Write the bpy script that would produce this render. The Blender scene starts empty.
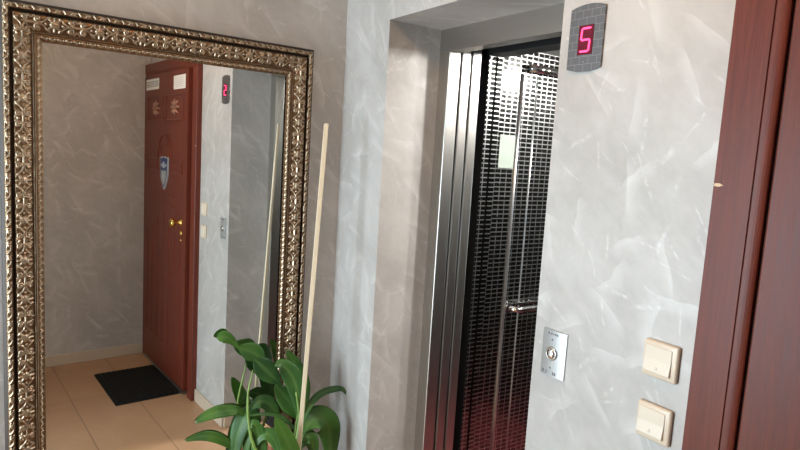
import bpy, bmesh, math, random
import numpy as np
from mathutils import Vector, Matrix, noise as mnoise
random.seed(7)
SC = bpy.context.scene
COL = SC.collection
PI = math.pi

# ------------------------------------------------------------------ helpers
def link(o, parent=None):
    COL.objects.link(o)
    if parent is not None:
        o.parent = parent
    return o

def tag(o, label=None, cat=None, group=None, kind=None):
    if label: o['label'] = label
    if cat: o['category'] = cat
    if group: o['group'] = group
    if kind: o['kind'] = kind
    return o

def empty(name, loc=(0, 0, 0), rotz=0.0, label=None, cat=None, group=None, kind=None):
    o = bpy.data.objects.new(name, None)
    o.empty_display_size = 0.1
    link(o)
    o.location = loc
    o.rotation_euler = (0, 0, rotz)
    return tag(o, label, cat, group, kind)

def obj(name, bm, mat, parent=None, smooth=False, loc=None, rotz=None):
    me = bpy.data.meshes.new(name)
    bmesh.ops.recalc_face_normals(bm, faces=bm.faces)
    bm.to_mesh(me); bm.free()
    mats = mat if isinstance(mat, (list, tuple)) else [mat]
    for m in mats: me.materials.append(m)
    if smooth:
        for p in me.polygons: p.use_smooth = True
    o = bpy.data.objects.new(name, me)
    link(o, parent)
    if loc is not None: o.location = loc
    if rotz is not None: o.rotation_euler = (0, 0, rotz)
    return o

def BM(): return bmesh.new()

def box(bm, lo, hi, bevel=0.0, seg=2):
    lo = Vector(lo); hi = Vector(hi)
    c = (lo + hi) / 2; s = hi - lo
    r = bmesh.ops.create_cube(bm, size=1.0, matrix=Matrix.Translation(c) @ Matrix.Diagonal((s.x, s.y, s.z, 1)))
    if bevel > 0:
        es = set()
        for v in r['verts']:
            for e in v.link_edges: es.add(e)
        bmesh.ops.bevel(bm, geom=list(es), offset=bevel, segments=seg, affect='EDGES', profile=0.5)
    return bm

def cyl(bm, a, b, r1, r2=None, n=24):
    a = Vector(a); b = Vector(b); d = b - a
    rot = d.to_track_quat('Z', 'Y').to_matrix().to_4x4()
    bmesh.ops.create_cone(bm, cap_ends=True, segments=n, radius1=r1, radius2=r1 if r2 is None else r2,
                          depth=d.length, matrix=Matrix.Translation((a + b) / 2) @ rot)
    return bm

def lathe(bm, prof, origin=(0, 0, 0), axis='Z', n=32):
    """prof: list of (radius, height)"""
    rings = []
    for r, h in prof:
        ring = []
        for k in range(n):
            a = 2 * PI * k / n
            x, y = r * math.cos(a), r * math.sin(a)
            if axis == 'Z': p = (x, y, h)
            elif axis == '-X': p = (-h, x, y)
            ring.append(bm.verts.new(Vector(p) + Vector(origin)))
        rings.append(ring)
    for i in range(len(rings) - 1):
        for k in range(n):
            bm.faces.new((rings[i][k], rings[i][(k + 1) % n], rings[i + 1][(k + 1) % n], rings[i + 1][k]))
    bm.faces.new(rings[0]); bm.faces.new(rings[-1])
    return bm

def tube(bm, pts, r, n=10, closed=False):
    pts = [Vector(p) for p in pts]
    rs = r if isinstance(r, (list, tuple)) else [r] * len(pts)
    rings = []
    up = None
    for i, p in enumerate(pts):
        if closed:
            t = pts[(i + 1) % len(pts)] - pts[i - 1]
        else:
            t = pts[min(i + 1, len(pts) - 1)] - pts[max(i - 1, 0)]
        t.normalize()
        if up is None:
            up = Vector((0, 0, 1)) if abs(t.z) < 0.9 else Vector((1, 0, 0))
        u = (up - t * up.dot(t)).normalized()
        w = t.cross(u)
        up = u
        rings.append([bm.verts.new(p + (u * math.cos(2 * PI * k / n) + w * math.sin(2 * PI * k / n)) * rs[i]) for k in range(n)])
    m = len(rings)
    for i in range(m if closed else m - 1):
        A = rings[i]; B = rings[(i + 1) % m]
        for k in range(n):
            bm.faces.new((A[k], A[(k + 1) % n], B[(k + 1) % n], B[k]))
    if not closed:
        bm.faces.new(rings[0]); bm.faces.new(rings[-1])
    return bm

def plate(bm, pts, d):
    """closed polygon pts (3D, planar) pushed through by vector d"""
    a = [bm.verts.new(Vector(p)) for p in pts]
    b = [bm.verts.new(Vector(p) + Vector(d)) for p in pts]
    bm.faces.new(a); bm.faces.new(b[::-1])
    n = len(a)
    for i in range(n):
        bm.faces.new((a[i], a[(i + 1) % n], b[(i + 1) % n], b[i]))
    return bm

# ------------------------------------------------------------------ materials
class NT:
    def __init__(self, name):
        self.m = bpy.data.materials.new(name); self.m.use_nodes = True
        self.t = self.m.node_tree; self.N = self.t.nodes; self.L = self.t.links
        self.b = self.N['Principled BSDF']
    def n(self, typ, **kw):
        nd = self.N.new(typ)
        for k, v in kw.items(): setattr(nd, k, v)
        return nd
    def put(self, sock, v):
        if isinstance(v, bpy.types.NodeSocket): self.L.new(v, sock)
        elif v is not None: sock.default_value = v
    def math(self, op, a, b=None, c=None, clamp=False):
        nd = self.n('ShaderNodeMath', operation=op); nd.use_clamp = clamp
        self.put(nd.inputs[0], a)
        if b is not None: self.put(nd.inputs[1], b)
        if c is not None: self.put(nd.inputs[2], c)
        return nd.outputs[0]
    def pos(self):
        nd = self.n('ShaderNodeTexCoord'); return nd.outputs['Object']
    def sep(self, v):
        nd = self.n('ShaderNodeSeparateXYZ'); self.put(nd.inputs[0], v); return nd.outputs
    def comb(self, x=0., y=0., z=0.):
        nd = self.n('ShaderNodeCombineXYZ')
        for i, v in enumerate((x, y, z)): self.put(nd.inputs[i], v)
        return nd.outputs[0]
    def noise(self, vec, scale, detail=3, rough=0.5, dim='3D', dist=0.0):
        nd = self.n('ShaderNodeTexNoise', noise_dimensions=dim)
        self.put(nd.inputs['Vector'], vec)
        nd.inputs['Scale'].default_value = scale; nd.inputs['Detail'].default_value = detail
        nd.inputs['Roughness'].default_value = rough; nd.inputs['Distortion'].default_value = dist
        return nd.outputs['Fac']
    def ramp(self, fac, stops):
        nd = self.n('ShaderNodeValToRGB'); self.put(nd.inputs[0], fac)
        e = nd.color_ramp.elements
        while len(e) < len(stops): e.new(0.5)
        for el, (p, c) in zip(e, stops):
            el.position = p
            el.color = (c, c, c, 1) if isinstance(c, (int, float)) else (*c, 1)
        return nd.outputs[0]
    def mix(self, fac, a, b):
        nd = self.n('ShaderNodeMix', data_type='RGBA')
        self.put(nd.inputs[0], fac)
        self.put(nd.inputs[6], a if isinstance(a, bpy.types.NodeSocket) else (*a, 1))
        self.put(nd.inputs[7], b if isinstance(b, bpy.types.NodeSocket) else (*b, 1))
        return nd.outputs[2]
    def smooth(self, v, lo, hi):
        nd = self.n('ShaderNodeMapRange', interpolation_type='SMOOTHSTEP')
        self.put(nd.inputs[0], v); nd.inputs[1].default_value = lo; nd.inputs[2].default_value = hi
        return nd.outputs[0]
    def bump(self, h, strength=0.2, dist=0.001):
        nd = self.n('ShaderNodeBump'); self.put(nd.inputs['Height'], h)
        nd.inputs['Strength'].default_value = strength; nd.inputs['Distance'].default_value = dist
        self.L.new(nd.outputs[0], self.b.inputs['Normal'])
    def set(self, col=None, rough=None, metal=None, **kw):
        if col is not None: self.put(self.b.inputs['Base Color'], (*col, 1) if isinstance(col, tuple) else col)
        if rough is not None: self.put(self.b.inputs['Roughness'], rough)
        if metal is not None: self.put(self.b.inputs['Metallic'], metal)
        for k, v in kw.items(): self.put(self.b.inputs[k.replace('_', ' ')], v)
        return self.m

def simple(name, col, rough=0.5, metal=0.0, var=0.0, scale=30, **kw):
    t = NT(name)
    if var > 0:
        f = t.noise(t.pos(), scale, 3)
        c = t.mix(f, tuple(x * (1 - var) for x in col), tuple(min(1, x * (1 + var)) for x in col))
        return t.set(c, rough, metal, **kw)
    return t.set(tuple(col), rough, metal, **kw)

def mat_plaster():
    """pearly trowelled plaster: clouds plus sparse short trowel marks"""
    t = NT('trowelled_plaster')
    P = t.pos(); s = t.sep(P)
    u = t.math('ADD', s[0], s[1])
    v = t.math('MULTIPLY_ADD', t.math('SUBTRACT', s[0], s[1]), 0.45, s[2])
    uv = t.comb(u, v, 0.)
    total = None; soft = None
    for i, (sc, half, wid, keep) in enumerate(((6.5, 0.060, 0.0075, 0.65), (9.5, 0.040, 0.0055, 0.6), (8.0, 0.05, 0.0040, 0.6), (4.6, 0.085, 0.026, 0.85), (6.0, 0.07, 0.022, 0.85))):
        off = t.n('ShaderNodeVectorMath', operation='ADD'); t.put(off.inputs[0], uv); off.inputs[1].default_value = (3.7 * i + 11, 5.3 * i + 7, 0)
        wob = t.n('ShaderNodeTexNoise', noise_dimensions='2D'); t.put(wob.inputs['Vector'], off.outputs[0]); wob.inputs['Scale'].default_value = 14; wob.inputs['Detail'].default_value = 2
        wv = t.n('ShaderNodeVectorMath', operation='MULTIPLY_ADD'); t.put(wv.inputs[0], wob.outputs['Color']); wv.inputs[1].default_value = (0.022, 0.022, 0); t.put(wv.inputs[2], off.outputs[0])
        vo = t.n('ShaderNodeTexVoronoi', voronoi_dimensions='2D', feature='F1'); t.put(vo.inputs['Vector'], wv.outputs[0]); vo.inputs['Scale'].default_value = sc
        d = t.n('ShaderNodeVectorMath', operation='SUBTRACT'); t.put(d.inputs[0], wv.outputs[0]); t.put(d.inputs[1], vo.outputs['Position'])
        rc = t.sep(vo.outputs['Color'])
        ang = t.math('MULTIPLY', rc[0], 2 * PI)
        ds = t.sep(d.outputs[0])
        c = t.math('COSINE', ang); sn = t.math('SINE', ang)
        a = t.math('ADD', t.math('MULTIPLY', c, ds[0]), t.math('MULTIPLY', sn, ds[1]))
        b = t.math('SUBTRACT', t.math('MULTIPLY', c, ds[1]), t.math('MULTIPLY', sn, ds[0]))
        curv = t.math('MULTIPLY', t.math('SUBTRACT', rc[1], 0.5), 4.0)
        b = t.math('MULTIPLY_ADD', t.math('MULTIPLY', a, a), curv, b)
        ma = t.math('SUBTRACT', 1.0, t.smooth(t.math('ABSOLUTE', a), half * 0.45, half))
        on = t.math('GREATER_THAN', rc[2], 1 - keep)
        if i < 3:
            mb = t.math('SUBTRACT', 1.0, t.smooth(t.math('ABSOLUTE', b), wid * 0.15, wid))
            k = t.math('MULTIPLY', t.math('MULTIPLY', ma, mb), on)
            total = k if total is None else t.math('MAXIMUM', total, k)
        else:   # broad soft swipe with one crisp edge
            e1 = t.smooth(b, -wid * 0.12, 0.0); e2 = t.math('SUBTRACT', 1.0, t.smooth(b, 0.0, wid * 1.6))
            bris = t.noise(t.comb(t.math('MULTIPLY', a, 0.08), b, rc[0]), 260, 2)
            k = t.math('MULTIPLY', t.math('MULTIPLY', t.math('MULTIPLY', ma, on), t.math('MULTIPLY', e1, e2)), t.math('MULTIPLY_ADD', bris, 1.0, 0.3))
            soft = k if soft is None else t.math('ADD', soft, k)
    br = t.noise(uv, 55, 3, 0.6)
    total = t.math('MULTIPLY', total, t.smooth(br, 0.38, 0.66))
    cl = t.noise(uv, 3.2, 5, 0.62, dist=0.5)
    cl2 = t.noise(uv, 22, 4, 0.6, dist=0.8)
    f = t.math('ADD', t.math('MULTIPLY', cl, 0.75), t.math('MULTIPLY', cl2, 0.25))
    f = t.smooth(f, 0.33, 0.68)
    col = t.mix(f, (0.43, 0.41, 0.39), (0.545, 0.525, 0.505))
    col = t.mix(t.math('MULTIPLY', soft, 0.50, clamp=True), col, (0.66, 0.645, 0.63))
    col = t.mix(t.math('MULTIPLY', total, 0.34, clamp=True), col, (0.78, 0.77, 0.755))
    rough = t.math('SUBTRACT', 0.52, t.math('MULTIPLY', t.math('ADD', total, soft, clamp=True), 0.09))
    t.bump(t.math('ADD', t.math('MULTIPLY', soft, 0.6), t.math('ADD', total, t.math('MULTIPLY', cl2, 0.5))), 0.16, 0.0012)
    return t.set(col, rough, 0.12)

def mat_wood(name='mahogany_wood', dark=(0.104, 0.0205, 0.0115), light=(0.185, 0.038, 0.0205)):
    t = NT(name)
    P = t.pos()
    mp = t.n('ShaderNodeMapping'); t.put(mp.inputs[0], P); mp.inputs['Scale'].default_value = (1, 1, 0.045)
    g = t.noise(mp.outputs[0], 130, 4, 0.65)
    mp2 = t.n('ShaderNodeMapping'); t.put(mp2.inputs[0], P); mp2.inputs['Scale'].default_value = (1, 1, 0.03)
    g2 = t.noise(mp2.outputs[0], 420, 2, 0.6)
    big = t.noise(mp2.outputs[0], 14, 2, 0.5)
    f = t.math('ADD', t.math('MULTIPLY', g, 0.55), t.math('ADD', t.math('MULTIPLY', big, 0.25), t.math('MULTIPLY', g2, 0.2)))
    col = t.mix(t.smooth(f, 0.3, 0.7), dark, light)
    t.bump(g2, 0.12, 0.0004)
    return t.set(col, t.math('MULTIPLY_ADD', g, 0.12, 0.34), 0.0, Specular_IOR_Level=0.3)

def mat_tile():
    t = NT('beige_floor_tile')
    P = t.pos(); s = t.sep(P)
    def gl(v, period, off, w):
        q = t.math('FRACT', t.math('DIVIDE', t.math('SUBTRACT', v, off), period))
        d = t.math('MULTIPLY', t.math('SUBTRACT', 0.5, t.math('ABSOLUTE', t.math('SUBTRACT', q, 0.5))), period)
        return t.math('SUBTRACT', 1.0, t.smooth(d, w * 0.5, w))
    g = t.math('MAXIMUM', gl(s[0], 0.357, -0.667, 0.0035), gl(s[1], 1.2, -0.80, 0.0025))
    n1 = t.noise(P, 3.0, 4, 0.6); n2 = t.noise(P, 40, 4, 0.6)
    f = t.math('ADD', t.math('MULTIPLY', n1, 0.7), t.math('MULTIPLY', n2, 0.3))
    col = t.mix(t.smooth(f, 0.3, 0.7), (0.42, 0.245, 0.135), (0.48, 0.295, 0.175))
    col = t.mix(t.math('MULTIPLY', g, 0.75), col, (0.15, 0.08, 0.045))
    t.bump(t.math('SUBTRACT', 1.0, g), 0.3, 0.001)
    return t.set(col, t.math('MULTIPLY_ADD', n2, 0.15, 0.28), 0.0)

def mat_grid():
    """polished steel sheet with an embossed grid of brushed lines"""
    t = NT('grid_patterned_steel')
    s = t.sep(t.pos())
    u = t.math('ADD', s[0], s[1]); v = s[2]
    def ln(x, p, w):
        q = t.math('FRACT', t.math('DIVIDE', x, p))
        d = t.math('MULTIPLY', t.math('SUBTRACT', 0.5, t.math('ABSOLUTE', t.math('SUBTRACT', q, 0.5))), p)
        return t.math('SUBTRACT', 1.0, t.smooth(d, w * 0.7, w))
    g = t.math('MAXIMUM', t.math('MULTIPLY', ln(u, 0.034, 0.0032), 0.85), ln(v, 0.0195, 0.0028))
    nz = t.noise(t.pos(), 35, 2)
    col = t.mix(g, (0.17, 0.17, 0.165), (0.56, 0.56, 0.55))
    rough = t.math('ADD', t.math('MULTIPLY_ADD', g, 0.22, 0.07), t.math('MULTIPLY', nz, 0.04))
    t.bump(g, 0.12, 0.0004)
    return t.set(col, rough, 1.0)

def mat_steel(name, col=(0.58, 0.555, 0.515), rough=0.3, axis=2):
    t = NT(name)
    mp = t.n('ShaderNodeMapping'); t.put(mp.inputs[0], t.pos())
    sc = [1, 1, 1]; sc[axis] = 0.012; mp.inputs['Scale'].default_value = sc
    n = t.noise(mp.outputs[0], 900, 2, 0.6)
    c = t.mix(n, tuple(x * 0.86 for x in col), tuple(min(1, x * 1.1) for x in col))
    return t.set(c, t.math('MULTIPLY_ADD', n, 0.14, rough - 0.07), 1.0)

def mat_leaf():
    t = NT('plant_leaf')
    a = t.n('ShaderNodeAttribute', attribute_name='vein')
    vein = a.outputs['Fac']
    n = t.noise(t.pos(), 9, 3); n2 = t.noise(t.pos(), 120, 2)
    col = t.mix(t.smooth(n, 0.3, 0.7), (0.030, 0.110, 0.018), (0.090, 0.235, 0.030))
    oi = t.n('ShaderNodeObjectInfo')
    col = t.mix(t.math('MULTIPLY', oi.outputs['Random'], 0.7), col, (0.022, 0.080, 0.030))
    col = t.mix(t.math('MULTIPLY', vein, 0.55), col, (0.15, 0.28, 0.07))
    t.bump(t.math('ADD', vein, t.math('MULTIPLY', n2, 0.2)), 0.25, 0.0012)
    t.set(col, 0.44, 0.0)
    # thin blade: part of the light goes through
    tr = t.n('ShaderNodeBsdfTranslucent'); tr.inputs[0].default_value = (0.12, 0.30, 0.03, 1)
    mx = t.n('ShaderNodeMixShader'); mx.inputs[0].default_value = 0.22
    out = t.N['Material Output']
    t.L.new(t.b.outputs[0], mx.inputs[1]); t.L.new(tr.outputs[0], mx.inputs[2]); t.L.new(mx.outputs[0], out.inputs[0])
    return t.m

def emit(name, col, strength):
    t = NT(name)
    t.b.inputs['Base Color'].default_value = (*[min(1, c) for c in col], 1)
    t.b.inputs['Emission Color'].default_value = (*col, 1)
    t.b.inputs['Emission Strength'].default_value = strength
    return t.m

M = dict(
    plaster=mat_plaster(), wood=mat_wood(), tile=mat_tile(), grid=mat_grid(),
    wood_pale=mat_wood('pale_stick_wood', (0.66, 0.53, 0.36), (0.78, 0.66, 0.48)),
    steel=mat_steel('brushed_steel'), steel_h=mat_steel('brushed_steel_header', (0.52, 0.49, 0.455), 0.34, 1),
    steel_plate=simple('satin_plate', (0.52, 0.54, 0.55), 0.34, 0.6, 0.05),
    chrome=simple('chrome', (0.78, 0.78, 0.78), 0.09, 1.0, 0.04),
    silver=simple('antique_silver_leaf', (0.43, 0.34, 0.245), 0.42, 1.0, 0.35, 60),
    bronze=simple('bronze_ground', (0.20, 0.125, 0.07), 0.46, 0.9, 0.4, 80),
    groove=simple('dark_groove_paint', (0.035, 0.022, 0.014), 0.5, 0.3, 0.2),
    mirror=simple('mirror_silvering', (0.90, 0.915, 0.90), 0.0, 1.0),
    strip=simple('soft_steel_strip', (0.62, 0.63, 0.64), 0.34, 1.0, 0.03),
    brass=simple('polished_brass', (0.80, 0.52, 0.15), 0.16, 1.0, 0.06),
    cream=simple('cream_plastic', (0.72, 0.59, 0.45), 0.32, 0.0, 0.03),
    cream_l=simple('pale_cream_plastic', (0.76, 0.67, 0.55), 0.30, 0.0, 0.02),
    white=simple('ceiling_paint', (0.72, 0.70, 0.67), 0.8, 0.0, 0.03, 8),
    skirt=simple('skirting_tile', (0.56, 0.47, 0.365), 0.3, 0.0, 0.08, 12),
    black=simple('black_rubber', (0.006, 0.006, 0.006), 0.75, 0.0, 0.3, 90, Specular_IOR_Level=0.3),
    darkgap=simple('dark_steel', (0.03, 0.03, 0.032), 0.5, 0.6, 0.2),
    carpet=simple('red_cabin_floor', (0.14, 0.013, 0.014), 0.75, 0.0, 0.25, 200),
    paper=simple('white_paper', (0.80, 0.77, 0.70), 0.7, 0.0, 0.03),
    ink=simple('grey_print', (0.16, 0.16, 0.17), 0.7, 0.0, 0.1),
    ink_l=simple('faint_pen', (0.55, 0.50, 0.46), 0.7, 0.0, 0.1),
    blue=simple('sticker_blue', (0.022, 0.045, 0.14), 0.5, 0.0, 0.1),
    rosette=simple('worn_rosette', (0.30, 0.15, 0.10), 0.5, 0.0, 0.2),
    greyblue=simple('sticker_grey', (0.30, 0.32, 0.30), 0.35, 0.0, 0.3, 60),
    stwhite=simple('sticker_white', (0.42, 0.44, 0.46), 0.35, 0.0, 0.03),
    redglass=simple('dark_red_window', (0.13, 0.004, 0.02), 0.2, 0.0, 0.1),
    led=emit('lit_red_segment', (1.0, 0.045, 0.16), 3.2),
    greentube=simple('notice_acrylic', (0.32, 0.37, 0.32), 0.45, 0.0, 0.03),
    leaf=mat_leaf(), stem=simple('plant_stem', (0.20, 0.32, 0.07), 0.45, 0.0, 0.25, 20),
    pot=simple('terracotta_pot', (0.36, 0.14, 0.07), 0.7, 0.0, 0.15, 25),
    soil=simple('potting_soil', (0.045, 0.028, 0.018), 0.9, 0.0, 0.4, 80),
    chipwood=simple('chipped_wood', (0.75, 0.58, 0.40), 0.7, 0.0, 0.1),
    dgrid=None,
)
def mat_dgrid():
    t = NT('indicator_plate_steel')
    s = t.sep(t.pos())
    def ln(x, p, w):
        q = t.math('FRACT', t.math('DIVIDE', x, p)); d = t.math('MULTIPLY', t.math('SUBTRACT', 0.5, t.math('ABSOLUTE', t.math('SUBTRACT', q, 0.5))), p)
        return t.math('SUBTRACT', 1.0, t.smooth(d, w * 0.6, w))
    row = t.math('FLOOR', t.math('DIVIDE', s[2], 0.0185))
    g = t.math('MAXIMUM', ln(s[2], 0.0185, 0.0009), ln(t.math('MULTIPLY_ADD', row, 0.013, s[1]), 0.026, 0.0009))
    col = t.mix(g, (0.17, 0.165, 0.17), (0.30, 0.28, 0.28))
    return t.set(col, 0.42, 0.75)
M['dgrid'] = mat_dgrid()
LEAVES = [
    (0.082, [(-0.256, -0.085, 0.729), (-0.285, -0.08, 0.762), (-0.317, -0.072, 0.797), (-0.346, -0.068, 0.829), (-0.374, -0.064, 0.857)], (-0.37, -0.86, 0.37), 1.10),
    (0.076, [(-0.333, -0.066, 0.822), (-0.349, -0.062, 0.857), (-0.374, -0.06, 0.88), (-0.402, -0.058, 0.895), (-0.434, -0.056, 0.911)], (-0.37, -0.86, 0.37), 1.00),
    (0.048, [(-0.402, -0.06, 0.88), (-0.438, -0.058, 0.912), (-0.466, -0.056, 0.943), (-0.493, -0.054, 0.958), (-0.519, -0.053, 0.953)], (-0.37, -0.86, 0.37), 1.90),
    (0.075, [(-0.227, -0.2, 0.581), (-0.217, -0.18, 0.662), (-0.231, -0.165, 0.746), (-0.257, -0.15, 0.811), (-0.288, -0.14, 0.845), (-0.317, -0.14, 0.845)], None, 0.85),
    (0.070, [(-0.195, -0.14, 0.578), (-0.182, -0.12, 0.674), (-0.189, -0.11, 0.748), (-0.214, -0.1, 0.82), (-0.252, -0.1, 0.888)], (-0.37, -0.86, 0.37), 0.85),
    (0.085, [(-0.199, -0.13, 0.574), (-0.21, -0.12, 0.628), (-0.234, -0.11, 0.671), (-0.261, -0.1, 0.706), (-0.297, -0.1, 0.75)], (-0.37, -0.86, 0.37), 0.85),
    (0.050, [(-0.363, -0.062, 0.551), (-0.387, -0.054, 0.611), (-0.424, -0.05, 0.646), (-0.479, -0.047, 0.656), (-0.537, -0.046, 0.654), (-0.593, -0.045, 0.629)], (-0.3, -0.75, 0.55), 1.50),
    (0.040, [(-0.367, -0.062, 0.407), (-0.432, -0.052, 0.49), (-0.488, -0.047, 0.538), (-0.539, -0.046, 0.565), (-0.584, -0.045, 0.571), (-0.628, -0.044, 0.564)], (-0.3, -0.8, 0.5), 0.85),
    (0.080, [(-0.334, -0.075, 0.533), (-0.358, -0.066, 0.602), (-0.39, -0.06, 0.627), (-0.417, -0.06, 0.586), (-0.436, -0.062, 0.521), (-0.45, -0.066, 0.388)], None, 0.85),
    (0.046, [(-0.318, -0.1, 0.502), (-0.345, -0.09, 0.567), (-0.373, -0.085, 0.571), (-0.396, -0.085, 0.53), (-0.413, -0.085, 0.434)], None, 0.85),
    (0.060, [(-0.269, -0.1, 0.581), (-0.289, -0.09, 0.636), (-0.317, -0.082, 0.671), (-0.352, -0.076, 0.68), (-0.391, -0.072, 0.653)], (-0.3, -0.75, 0.6), 0.85),
    (0.066, [(-0.228, -0.24, 0.4), (-0.26, -0.245, 0.494), (-0.294, -0.25, 0.565), (-0.325, -0.25, 0.632), (-0.355, -0.25, 0.69)], None, 0.85),
    (0.032, [(-0.23, -0.22, 0.557), (-0.208, -0.2, 0.635), (-0.17, -0.18, 0.686), (-0.117, -0.16, 0.707), (-0.057, -0.15, 0.71), (-0.019, -0.15, 0.703), (0.004, -0.155, 0.675)], None, 0.85),
    (0.115, [(-0.239, -0.23, 0.547), (-0.201, -0.215, 0.611), (-0.155, -0.2, 0.62), (-0.113, -0.2, 0.595), (-0.094, -0.205, 0.533), (-0.091, -0.21, 0.409)], None, 0.85),
    (0.060, [(-0.237, -0.23, 0.501), (-0.222, -0.23, 0.556), (-0.204, -0.235, 0.571), (-0.187, -0.24, 0.532), (-0.177, -0.245, 0.452)], None, 0.85),
    (0.016, [(-0.215, -0.16, 0.527), (-0.23, -0.14, 0.577), (-0.275, -0.12, 0.62), (-0.335, -0.1, 0.636), (-0.401, -0.09, 0.637)], None, 0.85),
    (0.050, [(-0.305, -0.2, 0.442), (-0.304, -0.17, 0.51), (-0.318, -0.14, 0.554), (-0.344, -0.12, 0.563), (-0.372, -0.11, 0.532), (-0.386, -0.11, 0.469)], None, 0.85),
    (0.050, [(-0.291, -0.17, 0.403), (-0.273, -0.16, 0.477), (-0.284, -0.15, 0.538), (-0.307, -0.13, 0.568), (-0.336, -0.12, 0.561)], None, 0.85),
    (0.050, [(-0.354, -0.16, 0.414), (-0.349, -0.13, 0.481), (-0.361, -0.11, 0.558), (-0.383, -0.1, 0.605), (-0.403, -0.09, 0.58)], None, 0.85),
]
LAMP_XY = (-0.72, -1.40); LAMP_E = 26.0; SUN_W = 103.0; EXPOSURE = 0.0; CAB_E = 1150.0
# ------------------------------------------------------------------ measured layout
ROT = math.atan(0.0428)            # the mirror wall is 2.4 degrees off square
YL, YR, ZT, XD = -0.3348, -1.166, 2.180, 0.238      # lift recess: near edges, head height, depth
ZH = 2.0947
YC = -2.7234                       # wall behind the camera
XW = -3.2                          # wall with the daylight window
ZC = 2.68

# ------------------------------------------------------------------ room shell
b = BM(); box(b, (XW - 0.2, YC - 0.2, -0.12), (XD, 0.3, 0.0)); tag(obj('floor', b, M['tile']), kind='structure')
b = BM(); box(b, (XW - 0.2, YC - 0.2, ZC), (XD, 0.3, ZC + 0.12)); tag(obj('ceiling', b, M['white']), kind='structure')
# lift wall with its recess
b = BM()
box(b, (0, YL, 0), (XD, 0.3, ZC)); box(b, (0, YC - 0.2, 0), (XD, YR, ZC)); box(b, (0, YR, ZT), (XD, YL, ZC))
tag(obj('wall_right', b, M['plaster']), kind='structure')
# mirror wall
b = BM(); box(b, (XW - 0.1, 0, 0), (0.0, 0.15, ZC))
w = obj('wall_back', b, M['plaster']); w.rotation_euler = (0, 0, ROT); tag(w, kind='structure')
# wall behind the camera
b = BM(); box(b, (XW - 0.1, YC - 0.15, 0), (0, YC, ZC)); tag(obj('wall_front', b, M['plaster']), kind='structure')
# wall with the window
WY0, WY1, WZ0, WZ1 = -1.15, -0.20, 0.15, 2.15
b = BM()
box(b, (XW - 0.18, YC, 0), (XW, WY0, ZC)); box(b, (XW - 0.18, WY1, 0), (XW, -0.10, ZC))
box(b, (XW - 0.18, WY0, 0), (XW, WY1, WZ0)); box(b, (XW - 0.18, WY0, WZ1), (XW, WY1, ZC))
tag(obj('wall_left', b, M['plaster']), kind='structure')
b = BM(); box(b, (-2.05, YC, 0), (-1.90, -1.28, ZC)); tag(obj('wall_light_blocker', b, M['plaster']), kind='structure')  # added unseen wall, keeps window daylight off the wall behind the camera
wn = empty('window_1', (XW, (WY0 + WY1) / 2, WZ0), kind='structure')
b = BM(); t_ = 0.05; yc = (WY1 - WY0) / 2; h_ = WZ1 - WZ0
box(b, (-0.14, -yc, 0), (-0.09, -yc + t_, h_), 0.004); box(b, (-0.14, yc - t_, 0), (-0.09, yc, h_), 0.004)
box(b, (-0.14, -yc + t_, 0), (-0.09, yc - t_, t_), 0.004); box(b, (-0.14, -yc + t_, h_ - t_), (-0.09, yc - t_, h_), 0.004)
box(b, (-0.14, -0.03, t_), (-0.09, 0.03, h_ - t_), 0.004)
obj('window_frame', b, M['white'], wn)
# skirting tiles
def skirt(name, pts_lo, pts_hi, rot=0):
    b = BM(); box(b, pts_lo, pts_hi, 0.003); o = obj(name, b, M['skirt']); o.rotation_euler = (0, 0, rot); tag(o, kind='structure')
skirt('baseboard_front', (XW, YC, 0), (-0.035, YC + 0.0125, 0.081))
skirt('baseboard_right', (-0.0125, -1.6222, 0), (0.0, YR, 0.081))
skirt('baseboard_recess', (0.0, YR, 0), (XD, YR + 0.0125, 0.081))
skirt('baseboard_back', (XW + 0.05, -0.0125, 0), (-0.02, 0.0, 0.081), ROT)
skirt('baseboard_corner', (-0.0125, YL, 0), (0.0, -0.014, 0.081))

# ------------------------------------------------------------------ entrance door on the lift wall
door = empty('door_1', (0, (-1.6222 + YC) / 2, 0), kind='structure')
y0 = door.location.y
def dy(y): return y - y0
ZD = 2.2458
b = BM(); px = 0.0338
# casing: flat face, then a rounded return stepping back to the jamb strip
def casing_profile():   # (x, y offset going inwards from the outer edge)
    pr = [(0, 0), (-px + 0.002, 0), (-px, 0.002), (-px, 0.0735), (-px + 0.0030, 0.0750), (-px + 0.0030, 0.0765)]
    for k in range(7):
        a = PI / 2 * k / 6
        pr.append((-px + 0.0030 + 0.010 * (1 - math.cos(a)) * 0.7, 0.0765 + 0.0215 * math.sin(a)))
    pr += [(0, 0.098)]
    return pr
pr = casing_profile()
plate(b, [(x, dy(-1.6222 - o), 0) for x, o in pr], (0, 0, ZD - 0.089))
plate(b, [(x, dy(YC + 0.002 + o * 0.80), 0) for x, o in pr], (0, 0, ZD - 0.089))
plate(b, [(x, dy(-1.6222), ZD - o * 0.9) for x, o in pr], (0, dy(YC + 0.002) - dy(-1.6222), 0))
obj('casing', b, M['wood'], door)
b = BM(); plate(b, [(-px - 0.0006, dy(-1.632) + 0.011 * math.cos(a) * (1 if k % 2 else 0.6), 1.67 + 0.0035 * math.sin(a)) for k, a in enumerate([2 * PI * i / 10 for i in range(10)])], (0.0012, 0, 0))
obj('chip', b, M['chipwood'], door)
# jamb strip, black backing put in as the shadow of the gap, leaf
b = BM(); box(b, (-0.018, dy(YC + 0.079), 0.0), (-0.0012, dy(-1.7195), ZD - 0.0880)); obj('shadow_gap_backing', b, M['black'], door)
LX = -0.0500; LY0, LY1, LZ0, LZ1 = -2.636, -1.7365, 0.035, 2.155
lf = BM(); box(lf, (LX, dy(LY0), LZ0), (-0.014, dy(LY1), LZ1), 0.003)
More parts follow.
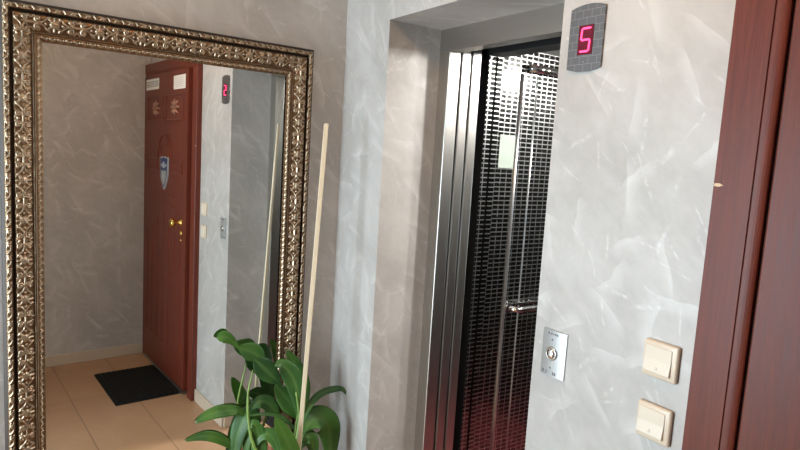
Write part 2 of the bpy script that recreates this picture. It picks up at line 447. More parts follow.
# raised mouldings on the leaf
def mould(pts, r=0.008, closed=False):
    tube(lf, [(LX, dy(y), z) for y, z in pts], r, 8, closed)
YM = -2.182
def rect(ya, yb, za, zb): return [(ya, za), (yb, za), (yb, zb), (ya, zb)]
for ya, yb in ((-2.560, -2.215), (-2.150, -1.815)):
    mould(rect(ya, yb, 1.83, 1.995), 0.006, True)
    yc_ = (ya + yb) / 2
    rb_ = BM()
    for k in range(8):     # carved rosette
        a = 2 * PI * k / 8
        tube(rb_, [(LX, dy(yc_ + 0.014 * math.cos(a)), 1.915 + 0.012 * math.sin(a)), (LX - 0.003, dy(yc_ + 0.045 * math.cos(a)), 1.915 + 0.035 * math.sin(a)), (LX, dy(yc_ + 0.085 * math.cos(a)), 1.915 + 0.055 * math.sin(a))], [0.006, 0.012, 0.004], 6)
    obj('rosette', rb_, M['rosette'], door, True)
def arch(w, zb, zt):
    return [(YM + w * math.sin(a), zb + (zt - zb) * max(0, math.cos(a)) ** 0.8) for a in [(-PI / 2) + PI * k / 24 for k in range(25)]]
mould(arch(0.148, 1.48, 1.735)); mould(arch(0.078, 1.53, 1.665), 0.006)
for z in (1.555, 1.475):
    mould([(-2.55, z), (YM - 0.165, z)], 0.006); mould([(YM + 0.165, z), (-1.815, z)], 0.006)
mould([(-2.55, 1.475), (-2.55, 1.555)], 0.006); mould([(-1.815, 1.475), (-1.815, 1.555)], 0.006)
for z in (1.315, 1.245): mould([(-2.39, z), (-1.975, z)], 0.005)
for k in range(7):
    y = -2.55 + 0.735 * k / 6
    top = 1.19 - 0.05 * abs(k - 3)
    mould([(y, 0.26), (y, top)], 0.0065)
mould([(-2.55, 0.245), (-1.815, 0.245)], 0.006)
leaf = obj('leaf', lf, M['wood'], door)
b = BM(); box(b, (LX - 0.002, dy(LY0 + 0.01), 0.006), (-0.01, dy(LY1 - 0.005), 0.026), 0.002); obj('threshold_strip', b, M['steel'], door)
b = BM(); lathe(b, [(0.026, 0.0), (0.026, 0.006), (0.012, 0.010), (0.010, 0.034), (0.016, 0.040), (0.029, 0.050), (0.032, 0.062), (0.027, 0.072), (0.0, 0.075)], (LX, dy(-1.824), 1.160), '-X', 28)
obj('knob', b, M['brass'], door, True)
b = BM(); lathe(b, [(0.022, 0.0), (0.022, 0.005), (0.014, 0.008), (0.0, 0.009)], (LX, dy(-1.822), 1.090), '-X', 20); obj('lock_rose', b, M['brass'], door, True)
b = BM(); lathe(b, [(0.012, 0.0), (0.012, 0.004), (0.0, 0.005)], (LX, dy(-1.820), 1.042), '-X', 16); obj('latch_button', b, M['brass'], door, True)

# papers and the crest sticker on the leaf: things of their own
def paper(name, ya, yb, za, zb, label, style):
    t = empty(name, (LX - 0.0005, (ya + yb) / 2, za), label=label, cat='paper')
    w = abs(yb - ya); h = zb - za
    b = BM(); box(b, (-0.0008, -w / 2, 0), (0, w / 2, h)); obj('sheet', b, M['paper'], t)
    b = BM()
    if style == 'grid':
        for r_ in range(4):
            k = -w / 2 + 0.012
            while k < w / 2 - 0.02:
                l = random.uniform(0.008, 0.022)
                box(b, (-0.0011, k, h * (0.26 + 0.15 * r_)), (-0.0007, min(k + l, w / 2 - 0.01), h * (0.26 + 0.15 * r_) + 0.0065)); k += l + 0.005
        obj('print', b, M['ink'], t)
    else:
        for r_ in range(5):
            k = -w / 2 + random.uniform(0.02, 0.05)
            while k < w / 2 - 0.04:
                l = random.uniform(0.01, 0.03)
                box(b, (-0.0011, k, h * (0.18 + 0.15 * r_)), (-0.0007, k + l, h * (0.18 + 0.15 * r_) + 0.0035)); k += l + 0.008
        obj('handwriting', b, M['ink_l'], t)
    return t
paper('paper_notice', -2.622, -2.325, 2.050, 2.126, 'white paper strip with a grey printed grid high on the entrance door', 'grid')
paper('paper_notice', -2.010, -1.782, 2.030, 2.119, 'white paper with faint handwriting, high on the entrance door above its knob', 'pen')
st = empty('crest_sticker', (LX - 0.0006, YM + 0.018, 1.350), label='blue and white pointed crest sticker in the arch of the entrance door', cat='sticker')
def shield(w, z0, z1, x):
    pts = []
    H = z1 - z0
    half = [(0, 0), (0.28, 0.10), (0.62, 0.26), (0.86, 0.42), (0.92, 0.6), (0.90, 0.80), (1.0, 0.93), (0.80, 0.985), (0.52, 0.955), (0.28, 0.97), (0, 1.0)]
    for a, c in half: pts.append((x, w * a, z0 + H * c))
    for a, c in half[-2:0:-1]: pts.append((x, -w * a, z0 + H * c))
    return pts
b = BM(); plate(b, shield(0.086, 0.0, 0.232, -0.010), (0.010, 0, 0)); obj('border', b, M['stwhite'], st)
b = BM(); plate(b, shield(0.077, 0.012, 0.225, -0.0112), (0.0015, 0, 0)); obj('field', b, M['blue'], st)
b = BM(); plate(b, [(-0.0122, p[1], p[2]) for p in shield(0.054, 0.030, 0.135, 0)], (0.0012, 0, 0)); obj('lower_field', b, M['greyblue'], st)
b = BM()
lathe(b, [(0.024, 0), (0.024, 0.0018), (0.0, 0.002)], (-0.0110, 0.0, 0.172), '-X', 20)
for s in (-1, 1):
    plate(b, [(-0.0132, s * 0.004, 0.06), (-0.0132, s * 0.030, 0.115), (-0.0132, s * 0.020, 0.128), (-0.0132, s * 0.002, 0.085)], (0.0011, 0, 0))
    plate(b, [(-0.0126, s * 0.028, 0.155), (-0.0126, s * 0.056, 0.166), (-0.0126, s * 0.052, 0.182), (-0.0126, s * 0.03, 0.171)], (0.0016, 0, 0))
obj('emblem', b, M['stwhite'], st)

# ------------------------------------------------------------------ lift landing door (steel surround and the two panels slid open)
lift = empty('door_2', (XD, (YL + YR) / 2, 0), kind='structure')
yl0 = lift.location.y
def ly(y): return y - yl0
def lb(name, x0, x1, ya, yb, z0, z1, mat, bev=0.002, parent=lift):
    o = parent.location
    b = BM(); box(b, (x0 - o.x, ya - o.y, z0 - o.z), (x1 - o.x, yb - o.y, z1 - o.z), bev); return obj(name, b, mat, parent)
YJ = -0.397
lb('jamb', XD + 0.0005, 0.293, YJ, YL + 0.06, 0.0, ZT + 0.03, M['steel'], 0.003)
lb('jamb', XD + 0.0005, 0.293, YR - 0.06, -1.104, 0.0, ZT + 0.03, M['steel'])
lb('header', XD - 0.0015, 0.293, YR - 0.05, YL + 0.05, ZH, ZT + 0.04, M['steel_h'], 0.0015)
b = BM()
for k, l in enumerate((0.010, 0.007, 0.012)): box(b, (-0.0022, ly(-1.008 - 0.018 * k), 2.142), (-0.0014, ly(-1.008 - 0.018 * k + l), 2.146))
obj('header_mark', b, M['stwhite'], lift)
lb('landing_panel', 0.303, 0.346, YJ, 0.28, 0.012, ZT + 0.02, M['steel'], 0.0035)
lb('landing_panel', 0.356, 0.400, YJ, 0.28, 0.012, ZT + 0.02, M['steel'], 0.0035)
lb('sill', XD - 0.0, 0.425, YR - 0.06, YL + 0.06, -0.03, 0.004, M['darkgap'])
# shaft enclosure
b = BM()
box(b, (XD, 0.30, -0.2), (1.9, 0.40, 2.8)); box(b, (XD, -1.75, -0.2), (1.9, -1.65, 2.8)); box(b, (1.8, -1.65, -0.2), (1.9, 0.3, 2.8)); box(b, (XD, -1.65, 2.7), (1.8, 0.3, 2.8)); box(b, (0.425, -1.65, -0.2), (1.8, 0.3, -0.12))
tag(obj('wall_shaft', b, M['darkgap']), kind='structure')

# ------------------------------------------------------------------ lift cabin
cab = empty('elevator_cabin', (1.07, -0.88, 0), label='elevator cabin lined with grid patterned steel, waiting behind the open landing door', cat='elevator')
CX0, CX1, CY0, CY1, CZ = 0.530, 1.62, -1.42, -0.36, 2.165
def cb(name, lo, hi, mat, bev=0.0, parent=cab):
    o = cab.location
    b = BM(); box(b, Vector(lo) - o, Vector(hi) - o, bev); return obj(name, b, mat, parent)
cb('cabin_floor', (0.435, CY0 - 0.03, -0.04), (CX1 + 0.03, CY1 + 0.03, 0.0), M['carpet'])
cb('cabin_wall', (CX0 + 0.004, CY1, 0.0), (CX1, CY1 + 0.025, CZ), M['grid'])
cb('cabin_wall', (CX1, CY0, 0.0), (CX1 + 0.025, CY1, CZ), M['grid'])
cb('cabin_wall', (CX0, CY0 - 0.025, 0.0), (CX1, CY0, CZ), M['grid'])
cb('cabin_ceiling', (CX0 - 0.01, CY0 - 0.03, CZ), (CX1 + 0.03, CY1 + 0.03, CZ + 0.03), M['steel'])
cb('front_return', (CX0 - 0.025, CY0, 0.0), (CX0 - 0.001, -1.12, CZ), M['grid'])
cb('car_header', (0.436, CY0, 2.11), (0.527, CY1 + 0.1, CZ + 0.05), M['darkgap'])
for x0_, x1_ in ((0.441, 0.476), (0.488, 0.516)):
    pn = cb('car_door_panel', (x0_, YJ + 0.002, 0.012), (x1_, 0.27, 2.107), M['darkgap'])
    cb('panel_edge', (x0_, YJ, 0.012), (x1_, YJ + 0.002, 2.107), M['grid'], 0.0, pn).location = (0, 0, 0)
cb('door_gasket', (0.4765, YJ + 0.03, 0.012), (0.4875, 0.2, 2.107), M['black'])
cb('door_gasket', (0.5165, YJ + 0.03, 0.012), (0.529, 0.2, 2.107), M['black'])
for x_, r_ in ((0.664, 0.0085), (0.757, 0.0035)):
    b = BM(); tube(b, [Vector((x_, CY1 - 0.001, z)) - cab.location for z in (0.02, 0.7, 1.4, 2.065)], r_, 16); obj('trim_strip', b, M['strip'], cab, True)
b = BM(); o = cab.location
tube(b, [Vector((x, CY1 - 0.020, 2.090)) - o for x in (0.69, 0.80, 0.95, 1.2, 1.6)], 0.018, 14); obj('cornice', b, M['chrome'], cab, True)
# handrail
RY, RZ = CY1 - 0.055, 1.040
pts = [Vector((0.690, CY1, RZ)), Vector((0.690, CY1 - 0.030, RZ)), Vector((0.696, CY1 - 0.047, RZ)), Vector((0.712, RY, RZ)), Vector((0.74, RY, RZ)), Vector((1.0, RY, RZ)), Vector((1.45, RY, RZ)), Vector((1.5, RY + 0.015, RZ)), Vector((1.51, CY1, RZ))]
b = BM(); tube(b, [p - o for p in pts], 0.0125, 14); rail = obj('handrail', b, M['chrome'], cab, True)
b = BM(); box(b, Vector((0.70, CY1 - 0.007, RZ + 0.006)) - o, Vector((1.5, CY1 - 0.001, RZ + 0.018)) - o, 0.002); obj('rail_plate', b, M['chrome'], rail)
for x in (0.690, 1.51):
    b = BM(); cyl(b, Vector((x, CY1, RZ)) - o, Vector((x, CY1 - 0.006, RZ)) - o, 0.026, n=24); obj('bracket', b, M['chrome'], rail)
LAMPS = [(0.86, -1.04), (1.26, -1.04)]
M['lamp_in'] = emit('cabin_lamp_glow', (1.0, 0.985, 0.95), CAB_E)
for x, y in LAMPS:
    b = BM(); lathe(b, [(0.062, 0.0), (0.062, -0.008), (0.048, -0.011), (0.046, -0.002), (0.0, -0.002)], (x - o.x, y - o.y, CZ - 0.0005), 'Z', 28); dl = obj('downlight', b, M['chrome'], cab, True)
    b = BM(); lathe(b, [(0.043, -0.003), (0.041, -0.014), (0.032, -0.025), (0.017, -0.032), (0.0, -0.034)], (x - o.x, y - o.y, CZ), 'Z', 24); obj('bulb', b, M['lamp_in'], dl)
nt = empty('cabin_notice', (0.607, CY1 - 0.0015, 1.660), label='pale green-white notice sheet on the gridded wall inside the elevator', cat='notice')
b = BM(); box(b, (-0.046, -0.003, 0), (0.043, 0.0, 0.142), 0.001); obj('sheet', b, M['greentube'], nt)

# ------------------------------------------------------------------ floor indicator
fi = empty('floor_indicator', (0, -1.249, 1.920), label='grey steel floor indicator with a glowing red 5, on the wall above the call button', cat='indicator')
def arcplate(w, h, sag, x):
    pts = []
    for k in range(9):
        a = -1 + 2 * k / 8; pts.append((x, a * w / 2, sag * a * a - sag * 0.5 if False else sag * a * a))
    for k in range(9):
        a = 1 - 2 * k / 8; pts.append((x, a * w / 2, h - sag * a * a))
    return pts
b = BM(); plate(b, arcplate(0.103, 0.162, 0.009, -0.006), (0.006, 0, 0)); obj('plate', b, M['dgrid'], fi)
b = BM(); box(b, (-0.0072, -0.0235, 0.041), (-0.005, 0.0215, 0.112), 0.0006); dw = obj('digit_window', b, M['redglass'], fi)
# seven segment 5 : facing -x, the reader's left is +y
def seg(b, y0, z0, y1, z1, w=0.0046):
    d = Vector((0, y1 - y0, z1 - z0)); L_ = d.length; d.normalize(); n_ = Vector((0, -d.z, d.y))
    a = Vector((-0.0080, y0, z0)); c = Vector((-0.0080, y1, z1))
    p = [a, a + d * w / 2 + n_ * w / 2, c - d * w / 2 + n_ * w / 2, c, c - d * w / 2 - n_ * w / 2, a + d * w / 2 - n_ * w / 2]
    plate(b, p, (0.0010, 0, 0))
zt_, zm_, zb_ = 0.104, 0.0765, 0.049
lt, rt = 0.0125, -0.0145; sl = 0.0018       # slight forward slant
for y0_, z0_, y1_, z1_ in ((lt - sl, zt_, rt - sl, zt_), (lt - sl, zt_, lt, zm_), (lt, zm_, rt, zm_), (rt, zm_, rt + sl, zb_), (lt + sl, zb_, rt + sl, zb_)):
    b = BM(); seg(b, y0_, z0_, y1_, z1_); obj('digit_segment', b, M['led'], dw)
for z in (0.130, 0.024):
    b = BM(); cyl(b, (-0.006, -0.001, z), (-0.0072, -0.001, z), 0.0022, n=12); obj('screw', b, M['chrome'], fi)

# ------------------------------------------------------------------ call button
cp = empty('call_button', (0, -1.2386, 1.1386), label='narrow steel call plate with one round chrome button beside the elevator opening', cat='button')
b = BM()
pts = []
W_, H_ = 0.079, 0.122
for k in range(9):
    a = -1 + 2 * k / 8; pts.append((-0.004 - 0.004 * (1 - a * a), a * W_ / 2))
pts = [(0, -W_ / 2)] + pts + [(0, W_ / 2)]
plate(b, [(x, y, 0) for x, y in pts], (0, 0, H_)); obj('plate', b, M['steel_plate'], cp)
b = BM(); lathe(b, [(0.0185, 0.0075), (0.0185, 0.0105), (0.0145, 0.0125), (0.0140, 0.0100), (0.0, 0.0100)], (0, 0.003, 0.0610), '-X', 28); obj('button_ring', b, M['steel'], cp, True)
b = BM(); lathe(b, [(0.0138, 0.008), (0.0138, 0.0130), (0.011, 0.0155), (0.006, 0.0166), (0.0, 0.017)], (0, 0.003, 0.0610), '-X', 28); obj('push_button', b, M['chrome'], cp, True)
b = BM(); k = 0.020
for l in (0.004, 0.0, 0.005, 0.003, 0.005, 0.003):
    if l: box(b, (-0.0083, k - l - 0.001, 0.1105), (-0.0070, k - 0.001, 0.1160))
    k -= l + 0.0025
obj('upper_lettering', b, M['ink'], cp)
b = BM(); k = 0.032
for l in (0.012, 0.009, 0.007, 0.008, 0.005):
    box(b, (-0.0079 + 0.0018 * (k / 0.032) ** 2 * 0.8, k - l, 0.005), (-0.0045, k, 0.0135)); k -= l + 0.0015
obj('lower_lettering', b, M['ink'], cp)
for z in (0.098, 0.0225):
    b = BM(); cyl(b, (-0.0076, 0.004, z), (-0.0085, 0.004, z), 0.0028, n=10); obj('engraved_mark', b, M['ink'], cp)

# ------------------------------------------------------------------ two light switches
def switch(label, z):
    t = empty('light_switch', (0, -1.5387, z), label=label, cat='switch', group='cream light switches beside the door casing')
    b = BM(); box(b, (-0.011, -0.041, -0.041), (0, 0.041, 0.041), 0.005, 4); obj('plate', b, M['cream'], t, True)
    b = BM(); box(b, (-0.0118, -0.030, -0.029), (-0.0104, 0.0345, 0.030)); obj('recess', b, M['ink'], t) if False else b.free()
    b = BM()
    # rocker: tilted wedge, upper edge pressed, lower edge standing proud
    prof = [(-0.0105, 0.030), (-0.0128, 0.0295), (-0.0132, 0.0), (-0.0172, -0.027), (-0.0160, -0.0292), (-0.0105, -0.030)]
    plate(b, [(x, -0.0275, zz) for x, zz in prof], (0, 0.063, 0))
    bmesh.ops.bevel(b, geom=list(b.edges), offset=0.0008, segments=2, affect='EDGES')
    rk = obj('rocker', b, M['cream_l'], t)
    b = BM()
    ring = [(-0.0163, 0.004 + 0.003 * math.cos(a), -0.0185 + 0.003 * math.sin(a)) for a in [0.6 + 5.0 * k / 12 for k in range(13)]]
    tube(b, ring, 0.0006, 6); obj('switch_mark', b, M['ink_l'], rk)
    return t
switch('cream rocker light switch beside the door casing, the upper of the two', 1.2792)
switch('cream rocker light switch beside the door casing, the lower of the two', 1.1374)

# ------------------------------------------------------------------ doormat
b = BM()
mx0, mx1, my0, my1 = -0.455, -0.014, -2.386, -1.788
box(b, (mx0, my0, 0.0), (mx1, my1, 0.006), 0.002)
n_ = 13
for k in range(n_):
    x = mx0 + 0.012 + (mx1 - mx0 - 0.024) * (k + 0.5) / n_
    box(b, (x - 0.0115, my0 + 0.004, 0.0055), (x + 0.0115, my1 - 0.004, 0.0135), 0.003)
for y in (my0 - 0.003, my1 + 0.003):
    for k in range(40):
        x = mx0 + 0.008 + (mx1 - mx0 - 0.016) * k / 39
        box(b, (x - 0.004, y - 0.004, 0.001), (x + 0.004, y + 0.004, 0.007))
mt = obj('doormat', b, M['black']); tag(mt, 'black ribbed doormat on the tiles before the entrance door', 'doormat')

# ------------------------------------------------------------------ big wall mirror with the carved frame
SX0, SX1, SZ0, SZ1 = -1.085, -0.265, 0.36, 1.969       # sight size
FW = 0.114
mir = empty('wall_mirror', (0, 0, 0), ROT, label='large mirror in a wide carved silver-bronze frame on the wall beside the corner', cat='mirror')
mc = Vector(((SX0 + SX1) / 2, 0.0, SZ0 - FW))
mir.location = Matrix.Rotation(ROT, 3, 'Z') @ mc
b = BM(); box(b, Vector((SX0 - 0.02, -0.0104, SZ0 - 0.02)) - mc, Vector((SX1 + 0.02, -0.005, SZ1 + 0.02)) - mc); obj('mirror_glass', b, M['mirror'], mir)

def spiral(cx, cy, r0, turns, a0, sgn, n=40):
    out = []
    for k in range(n):
        f = k / (n - 1); a = a0 + sgn * 2 * PI * turns * f; r = r0 * (1 - 0.86 * f)
        out.append((cx + r * math.cos(a), cy + r * math.sin(a)))
    return out
def height_tile(period, width, res, strokes, blobs):
    """strokes: (points, radius, height); blobs: (cx, cy, rx, ry, h)"""
    nu = int(round(period / res)); nv = int(round(width / res)) + 1
    U, V = np.meshgrid(np.arange(nu) * period / nu, np.linspace(0, width, nv), indexing='ij')
    H = np.zeros_like(U)
    for pts, r, h in strokes:
        D = np.full_like(U, 9.0)
        for (x, y) in pts:
            for s in (-period, 0, period):
                D = np.minimum(D, (U - x - s) ** 2 + (V - y) ** 2)
        D = np.sqrt(D)
        H = np.maximum(H, h * np.sqrt(np.clip(1 - (D / r) ** 2, 0, 1)))
    for cx, cy, rx, ry, h in blobs:
        for s in (-period, 0, period):
            d = ((U - cx - s) / rx) ** 2 + ((V - cy) / ry) ** 2
            H = np.maximum(H, h * np.sqrt(np.clip(1 - d, 0, 1)))
    return H
def poly(*p, n=24):
    out = []
    for i in range(len(p) - 1):
        for k in range(n):
            f = k / n; out.append((p[i][0] + (p[i + 1][0] - p[i][0]) * f, p[i][1] + (p[i + 1][1] - p[i][1]) * f))
    return out
def bez(p0, p1, p2, n=30):
    return [((1 - f) ** 2 * p0[0] + 2 * f * (1 - f) * p1[0] + f * f * p2[0], (1 - f) ** 2 * p0[1] + 2 * f * (1 - f) * p1[1] + f * f * p2[1]) for f in [k / (n - 1) for k in range(n)]]
RES = 0.0011
PB = 0.126; WB = 0.050
S_ = []
for c in (0.018, 0.108):           # paired scrolls either side of an oval boss
    sg = 1 if c < 0.06 else -1
    S_.append((spiral(c, 0.0125, 0.0095, 1.35, PI / 2, sg), 0.0026, 0.0052))
    S_.append((spiral(c, 0.0375, 0.0095, 1.35, -PI / 2, -sg), 0.0026, 0.0052))
    S_.append((bez((c, 0.0225), (c + sg * 0.016, 0.025), (c + sg * 0.026, 0.008)), 0.0022, 0.0045))
    S_.append((bez((c, 0.0275), (c + sg * 0.016, 0.025), (c + sg * 0.026, 0.042)), 0.0022, 0.0045))
for k in (-1, 0, 1):               # acanthus lobes
    S_.append((bez((0.063 + 0.013 * k, 0.005), (0.063 + 0.020 * k, 0.012), (0.063 + 0.006 * k, 0.017)), 0.0030, 0.0046))
    S_.append((bez((0.063 + 0.013 * k, 0.045), (0.063 + 0.020 * k, 0.038), (0.063 + 0.006 * k, 0.033)), 0.0030, 0.0046))
S_.append((poly((0.114, 0.025), (0.126, 0.025), (0.138, 0.025)), 0.0030, 0.005))
S_.append((bez((0.118, 0.047), (0.126, 0.030), (0.134, 0.047)), 0.0022, 0.004)); S_.append((bez((0.118, 0.003), (0.126, 0.020), (0.134, 0.003)), 0.0022, 0.004))
B_ = [(0.063, 0.025, 0.014, 0.0075, 0.0062), (0.040, 0.025, 0.0040, 0.0040, 0.0045), (0.086, 0.025, 0.0040, 0.0040, 0.0045)]
TB = height_tile(PB, WB, RES, S_, B_)
PO = 0.042; WO = 0.026
So = [(bez((0.003, 0.004), (0.012, 0.024), (0.024, 0.020)), 0.0028, 0.0042), (spiral(0.028, 0.015, 0.0075, 1.1, PI / 2, -1), 0.0024, 0.0042), (bez((0.018, 0.004), (0.026, 0.004), (0.040, 0.010)), 0.0024, 0.0036)]
TO = height_tile(PO, WO, RES, So, [(0.038, 0.020, 0.004, 0.0035, 0.004), (0.009, 0.019, 0.0035, 0.0035, 0.0035)])
PI_ = 0.0225; WI = 0.022
TI = height_tile(PI_, WI, RES, [(poly((0.0035, 0.010), (0.012, 0.013)), 0.0032, 0.0040)], [(0.0185, 0.011, 0.0030, 0.0034, 0.0042), (0.008, 0.0185, 0.006, 0.0018, 0.002)])

def rail_strip(length, t0, t1, base, tile, period, along, across, inset=True):
    """grid along the rail between offsets t0..t1 from the outer edge; mitred at 45 degrees both ends"""
    bm = BM()
    lay = []
    nt_ = max(2, int((t1 - t0) / across) + 1)
    ns = int(length / along) + 1
    hs = np.zeros((ns, nt_)); vs = []
    n_per = max(1, round(length / period)) if tile is not None else 1
    for i in range(ns):
        row = []
        for j in range(nt_):
            t = t0 + (t1 - t0) * j / (nt_ - 1)
            s = t + (length - 2 * t) * i / (ns - 1)
            h = base((t - t0) / (t1 - t0)); orn = 0.0
            if tile is not None:
                c = (s - length / 2 + period / 2) % period
                iu = c / period * tile.shape[0]; jv = (t - t0) / (t1 - t0) * (tile.shape[1] - 1)
                i0 = int(iu) % tile.shape[0]; i1 = (i0 + 1) % tile.shape[0]; j0 = min(int(jv), tile.shape[1] - 2); fu = iu - int(iu); fv = jv - j0
                orn = (tile[i0, j0] * (1 - fu) + tile[i1, j0] * fu) * (1 - fv) + (tile[i0, j0 + 1] * (1 - fu) + tile[i1, j0 + 1] * fu) * fv
            hs[i, j] = orn
            row.append(bm.verts.new((s, -(h + orn), -t)))
        vs.append(row)
    for i in range(ns - 1):
        for j in range(nt_ - 1):
            f = bm.faces.new((vs[i][j], vs[i + 1][j], vs[i + 1][j + 1], vs[i][j + 1]))
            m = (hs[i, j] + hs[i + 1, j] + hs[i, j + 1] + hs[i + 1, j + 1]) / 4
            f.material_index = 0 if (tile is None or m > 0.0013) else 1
            f.smooth = True
    return bm
def lerp_prof(pts):
    xs = [p[0] for p in pts]; ys = [p[1] for p in pts]
    return lambda x: float(np.interp(x, xs, ys))
OUT_W = SX1 - SX0 + 2 * FW; OUT_H = SZ1 - SZ0 + 2 * FW
base_out = lerp_prof([(0, 0.0225), (0.1, 0.0255), (0.5, 0.0285), (0.8, 0.027), (1, 0.023)])
base_band = lerp_prof([(0, 0.022), (0.06, 0.027), (0.25, 0.028), (0.5, 0.025), (0.75, 0.019), (0.94, 0.014), (1, 0.013)])
base_bead = lerp_prof([(0, 0.0170), (0.12, 0.0205), (0.3, 0.0195), (0.6, 0.0155), (0.9, 0.0112), (1, 0.0104)])
def rail(length, mat4):
    # body: plain profile behind the ornaments, with the two grooves and the plain fillet
    prof = [(0.0, 0.0005), (0.0, 0.0120), (0.0010, 0.0136), (0.0050, 0.0176), (0.0090, 0.0206), (0.0105, 0.0240), (0.0275, 0.022), (0.0285, 0.014), (0.0335, 0.014), (0.0345, 0.021), (0.0855, 0.012), (0.0862, 0.0165), (0.0885, 0.0185), (0.0905, 0.0165), (0.0915, 0.0130), (0.1135, 0.0098), (FW, 0.0098), (FW, 0.0005)]
    bm = BM(); A = []; Z = []
    for t, h in prof:
        A.append(bm.verts.new((t, -h, -t))); Z.append(bm.verts.new((length - t, -h, -t)))
    n = len(prof)
    for k in range(n):
        f = bm.faces.new((A[k], A[(k + 1) % n], Z[(k + 1) % n], Z[k])); f.material_index = 1 if k in (10, 11, 12, 13) else 0
    bm.faces.new(A); bm.faces.new(Z[::-1])
    body = obj('frame_rail', bm, [M['groove'], M['silver']], mir)
    body.matrix_local = mat4
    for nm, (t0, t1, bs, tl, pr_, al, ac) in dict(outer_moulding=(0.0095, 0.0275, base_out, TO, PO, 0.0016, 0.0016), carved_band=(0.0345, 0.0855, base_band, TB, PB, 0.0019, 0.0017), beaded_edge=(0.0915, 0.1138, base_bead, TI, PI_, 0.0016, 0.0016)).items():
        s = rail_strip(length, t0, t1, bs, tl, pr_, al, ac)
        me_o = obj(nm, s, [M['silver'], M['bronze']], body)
    return body
# local frame of the mirror empty: origin at bottom centre of the frame's outer edge
TL = Matrix.Translation((-OUT_W / 2, 0, OUT_H))
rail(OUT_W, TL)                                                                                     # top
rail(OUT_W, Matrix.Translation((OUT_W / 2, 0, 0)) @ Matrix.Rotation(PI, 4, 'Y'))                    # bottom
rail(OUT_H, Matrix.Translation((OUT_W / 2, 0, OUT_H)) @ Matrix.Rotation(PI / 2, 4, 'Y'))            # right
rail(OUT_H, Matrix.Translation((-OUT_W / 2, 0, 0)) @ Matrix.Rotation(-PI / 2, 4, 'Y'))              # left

# ------------------------------------------------------------------ plant in its pot, and the pale stick standing in it
plant = empty('potted_plant', (-0.268, -0.205, 0), label='green broad-leaved potted plant standing before the mirror at the corner', cat='plant')
po = plant.location
b = BM(); lathe(b, [(0.090, 0.0), (0.095, 0.004), (0.118, 0.27), (0.130, 0.275), (0.132, 0.315), (0.122, 0.317), (0.114, 0.28), (0.0, 0.275)], (0, 0, 0), 'Z', 40); obj('pot', b, M['pot'], plant, True)
b = BM(); lathe(b, [(0.112, 0.274), (0.111, 0.292), (0.08, 0.298), (0.0, 0.30)], (0, 0, 0), 'Z', 32); obj('soil', b, M['soil'], plant, True)
def catmull(P, n):
    P = [Vector(p) for p in P]; P = [P[0] * 2 - P[1]] + P + [P[-1] * 2 - P[-2]]
    out = []; m = len(P) - 3
    for k in range(n):
        f = k / (n - 1) * m; i = min(int(f), m - 1); t = f - i
        a, b_, c, d = P[i:i + 4]
        out.append(0.5 * ((2 * b_) + (c - a) * t + (2 * a - 5 * b_ + 4 * c - d) * t * t + (3 * b_ - a - 3 * c + d) * t ** 3))
    return out
VIEW = Vector((0.35, 0.80, -0.42))
def blade(pts, W, face=None, fold=0.16, ruffle=0.0, ex=0.85):
    n = 26; m = 9
    sp = catmull(pts, n); bm = BM(); rows = []
    vl = bm.verts.layers.float.new('vein')
    hint = (Vector((-0.45, -0.62, 0.65)) if face is None else Vector(face)).normalized()
    prev = None
    for i, p in enumerate(sp):
        t = (sp[min(i + 1, n - 1)] - sp[max(i - 1, 0)]).normalized()
        nn = hint - t * hint.dot(t)
        if nn.length < 0.2 and prev is not None: nn = prev - t * prev.dot(t)
        nn.normalize()
        if prev is not None: nn = (nn * 0.6 + prev * 0.4); nn = (nn - t * nn.dot(t)).normalized()
        prev = nn
        s = t.cross(nn)
        f = i / (n - 1)
        wd = W / 2 * (0.10 + 0.90 * max(0.0, math.sin(PI * min(1, max(0, (f - 0.12) / 0.88)) ** ex)) ** 0.75)
        if f > 0.97: wd *= 0.35
        row = []
        for j in range(m):
            a = -1 + 2 * j / (m - 1)
            q = p + s * (a * wd) + nn * (abs(a) * wd * fold - a * a * wd * 0.10 + ruffle * wd * math.sin(f * 11 + a * 2) * a * a)
            v = bm.verts.new(q); v[vl] = 1.0 if j == m // 2 else (0.08 if j % 2 else 0.0); row.append(v)
        rows.append(row)
    for i in range(n - 1):
        for j in range(m - 1):
            bm.faces.new((rows[i][j], rows[i + 1][j], rows[i + 1][j + 1], rows[i][j + 1]))
    return bm
for k, (W, pts, face, ex) in enumerate(LEAVES):
    bm = blade([Vector(p) - po for p in pts], W, face, ruffle=0.05, ex=ex)
    o_ = obj('leaf', bm, M['leaf'], plant, True)
    md = o_.modifiers.new('thickness', 'SOLIDIFY'); md.thickness = 0.0007
STEMS = [[(-0.262, -0.205, 0.29), (-0.256, -0.205, 0.42), (-0.247, -0.205, 0.505), (-0.239, -0.2, 0.567), (-0.226, -0.185, 0.624), (-0.229, -0.175, 0.683), (-0.235, -0.165, 0.734)],
         [(-0.290, -0.195, 0.29), (-0.335, -0.155, 0.42), (-0.385, -0.115, 0.526), (-0.398, -0.085, 0.626), (-0.396, -0.068, 0.703), (-0.388, -0.062, 0.755), (-0.376, -0.062, 0.812)],
         [(-0.262, -0.185, 0.29), (-0.250, -0.17, 0.42), (-0.225, -0.15, 0.55), (-0.205, -0.13, 0.64)],
         [(-0.280, -0.20, 0.29), (-0.290, -0.19, 0.42), (-0.290, -0.17, 0.54), (-0.295, -0.15, 0.62)],
         [(-0.250, -0.23, 0.29), (-0.248, -0.24, 0.38), (-0.255, -0.245, 0.46), (-0.27, -0.25, 0.52)]]
for s_ in STEMS:
    sp = catmull([Vector(p) - po for p in s_], 20)
    b = BM(); tube(b, sp, [0.0080 - 0.0052 * i / 19 for i in range(20)], 10); obj('stem', b, M['stem'], plant, True)
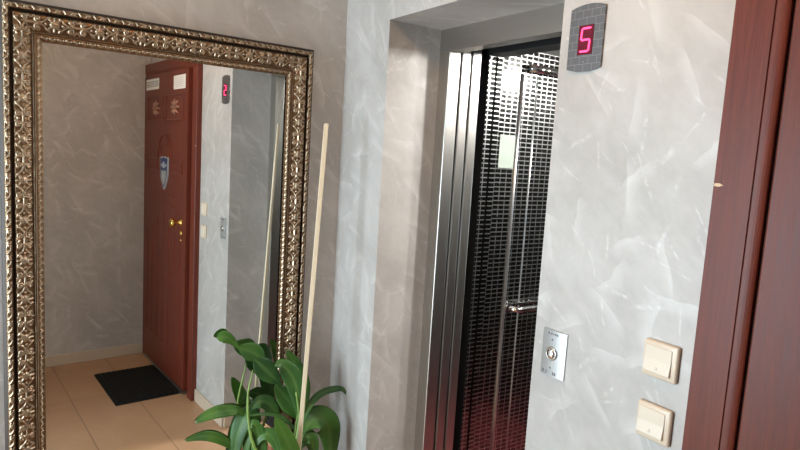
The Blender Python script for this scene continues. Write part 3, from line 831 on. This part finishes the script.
# stick
T_ = Vector((-0.1854, -0.2266, 1.7896)); B0 = Vector((-0.2548, -0.2425, 0.4)); dirv = (B0 - T_).normalized()
Bt = T_ + dirv * (T_.z - 0.296) / -dirv.z
b = BM()
box(b, (-0.0085, -0.004, 0.0), (0.0085, 0.004, (T_ - Bt).length), 0.0025, 2)
stick = obj('wooden_stick', b, M['wood_pale']); stick.location = Bt
q = (T_ - Bt).to_track_quat('Z', 'Y')
stick.rotation_mode = 'QUATERNION'
zax = (T_ - Bt).normalized(); vx = Vector((0.8313, -0.5526, 0.06)); vx = (vx - zax * vx.dot(zax)).normalized(); vy = zax.cross(vx)
stick.rotation_quaternion = Matrix((vx, vy, zax)).transposed().to_quaternion()
tag(stick, 'long pale flat wooden stick leaning upright out of the plant pot', 'stick')

# ------------------------------------------------------------------ ceiling lamp, daylight
cl = empty('ceiling_lamp', (LAMP_XY[0], LAMP_XY[1], ZC), label='round opal ceiling lamp on the hall ceiling', cat='lamp')
b = BM(); lathe(b, [(0.11, 0.0), (0.11, -0.02), (0.0, -0.02)], (0, 0, 0), 'Z', 32); obj('lamp_base', b, M['white'], cl)
b = BM(); lathe(b, [(0.13, -0.021), (0.15, -0.045), (0.14, -0.075), (0.09, -0.105), (0.0, -0.118)], (0, 0, 0), 'Z', 32); obj('lamp_shade', b, emit('opal_lamp_glow', (1.0, 0.56, 0.25), LAMP_E), cl, True)

def area(name, loc, direction, sx, sy, power, col):
    L_ = bpy.data.lights.new(name, 'AREA'); L_.shape = 'RECTANGLE'; L_.size = sx; L_.size_y = sy; L_.energy = power; L_.color = col
    o = bpy.data.objects.new(name, L_); link(o); o.location = loc
    o.rotation_euler = Vector(direction).to_track_quat('-Z', 'Y').to_euler()
    return o
area('window_daylight', (XW - 0.06, (WY0 + WY1) / 2, (WZ0 + WZ1) / 2), (1, 0, 0), WY1 - WY0 - 0.1, WZ1 - WZ0 - 0.1, SUN_W, (0.74, 0.905, 1.0))

W = bpy.data.worlds.new('outside'); SC.world = W; W.use_nodes = True
bg = W.node_tree.nodes['Background']; bg.inputs[0].default_value = (0.62, 0.78, 1.0, 1); bg.inputs[1].default_value = 0.6

# ------------------------------------------------------------------ camera
cam_d = bpy.data.cameras.new('camera'); cam_d.sensor_width = 36.0; cam_d.lens = 600.2646 / 800 * 36.0; cam_d.clip_start = 0.02
cam = bpy.data.objects.new('camera', cam_d); link(cam)
R_ = Vector((0.8312627, -0.55264198, 0.05990964)); U_ = Vector((0.01505137, 0.13011167, 0.9913851)); F_ = Vector((0.55567597, 0.82319973, -0.116475))
mw = Matrix((R_, U_, -F_)).transposed().to_4x4(); mw.translation = Vector((-1.20403949, -2.26469765, 1.69185214))
cam.matrix_world = mw
SC.camera = cam
vs = SC.view_settings
vs.view_transform = 'Standard'; vs.look = 'None'; vs.gamma = 1.0; vs.use_curve_mapping = False; vs.exposure = EXPOSURE
SC.cycles.max_bounces = 10; SC.cycles.diffuse_bounces = 5; SC.cycles.glossy_bounces = 6
SC.cycles.caustics_reflective = True; SC.cycles.blur_glossy = 0.5
SC.cycles.sample_clamp_indirect = 6.0
SC.cycles.use_denoising = True
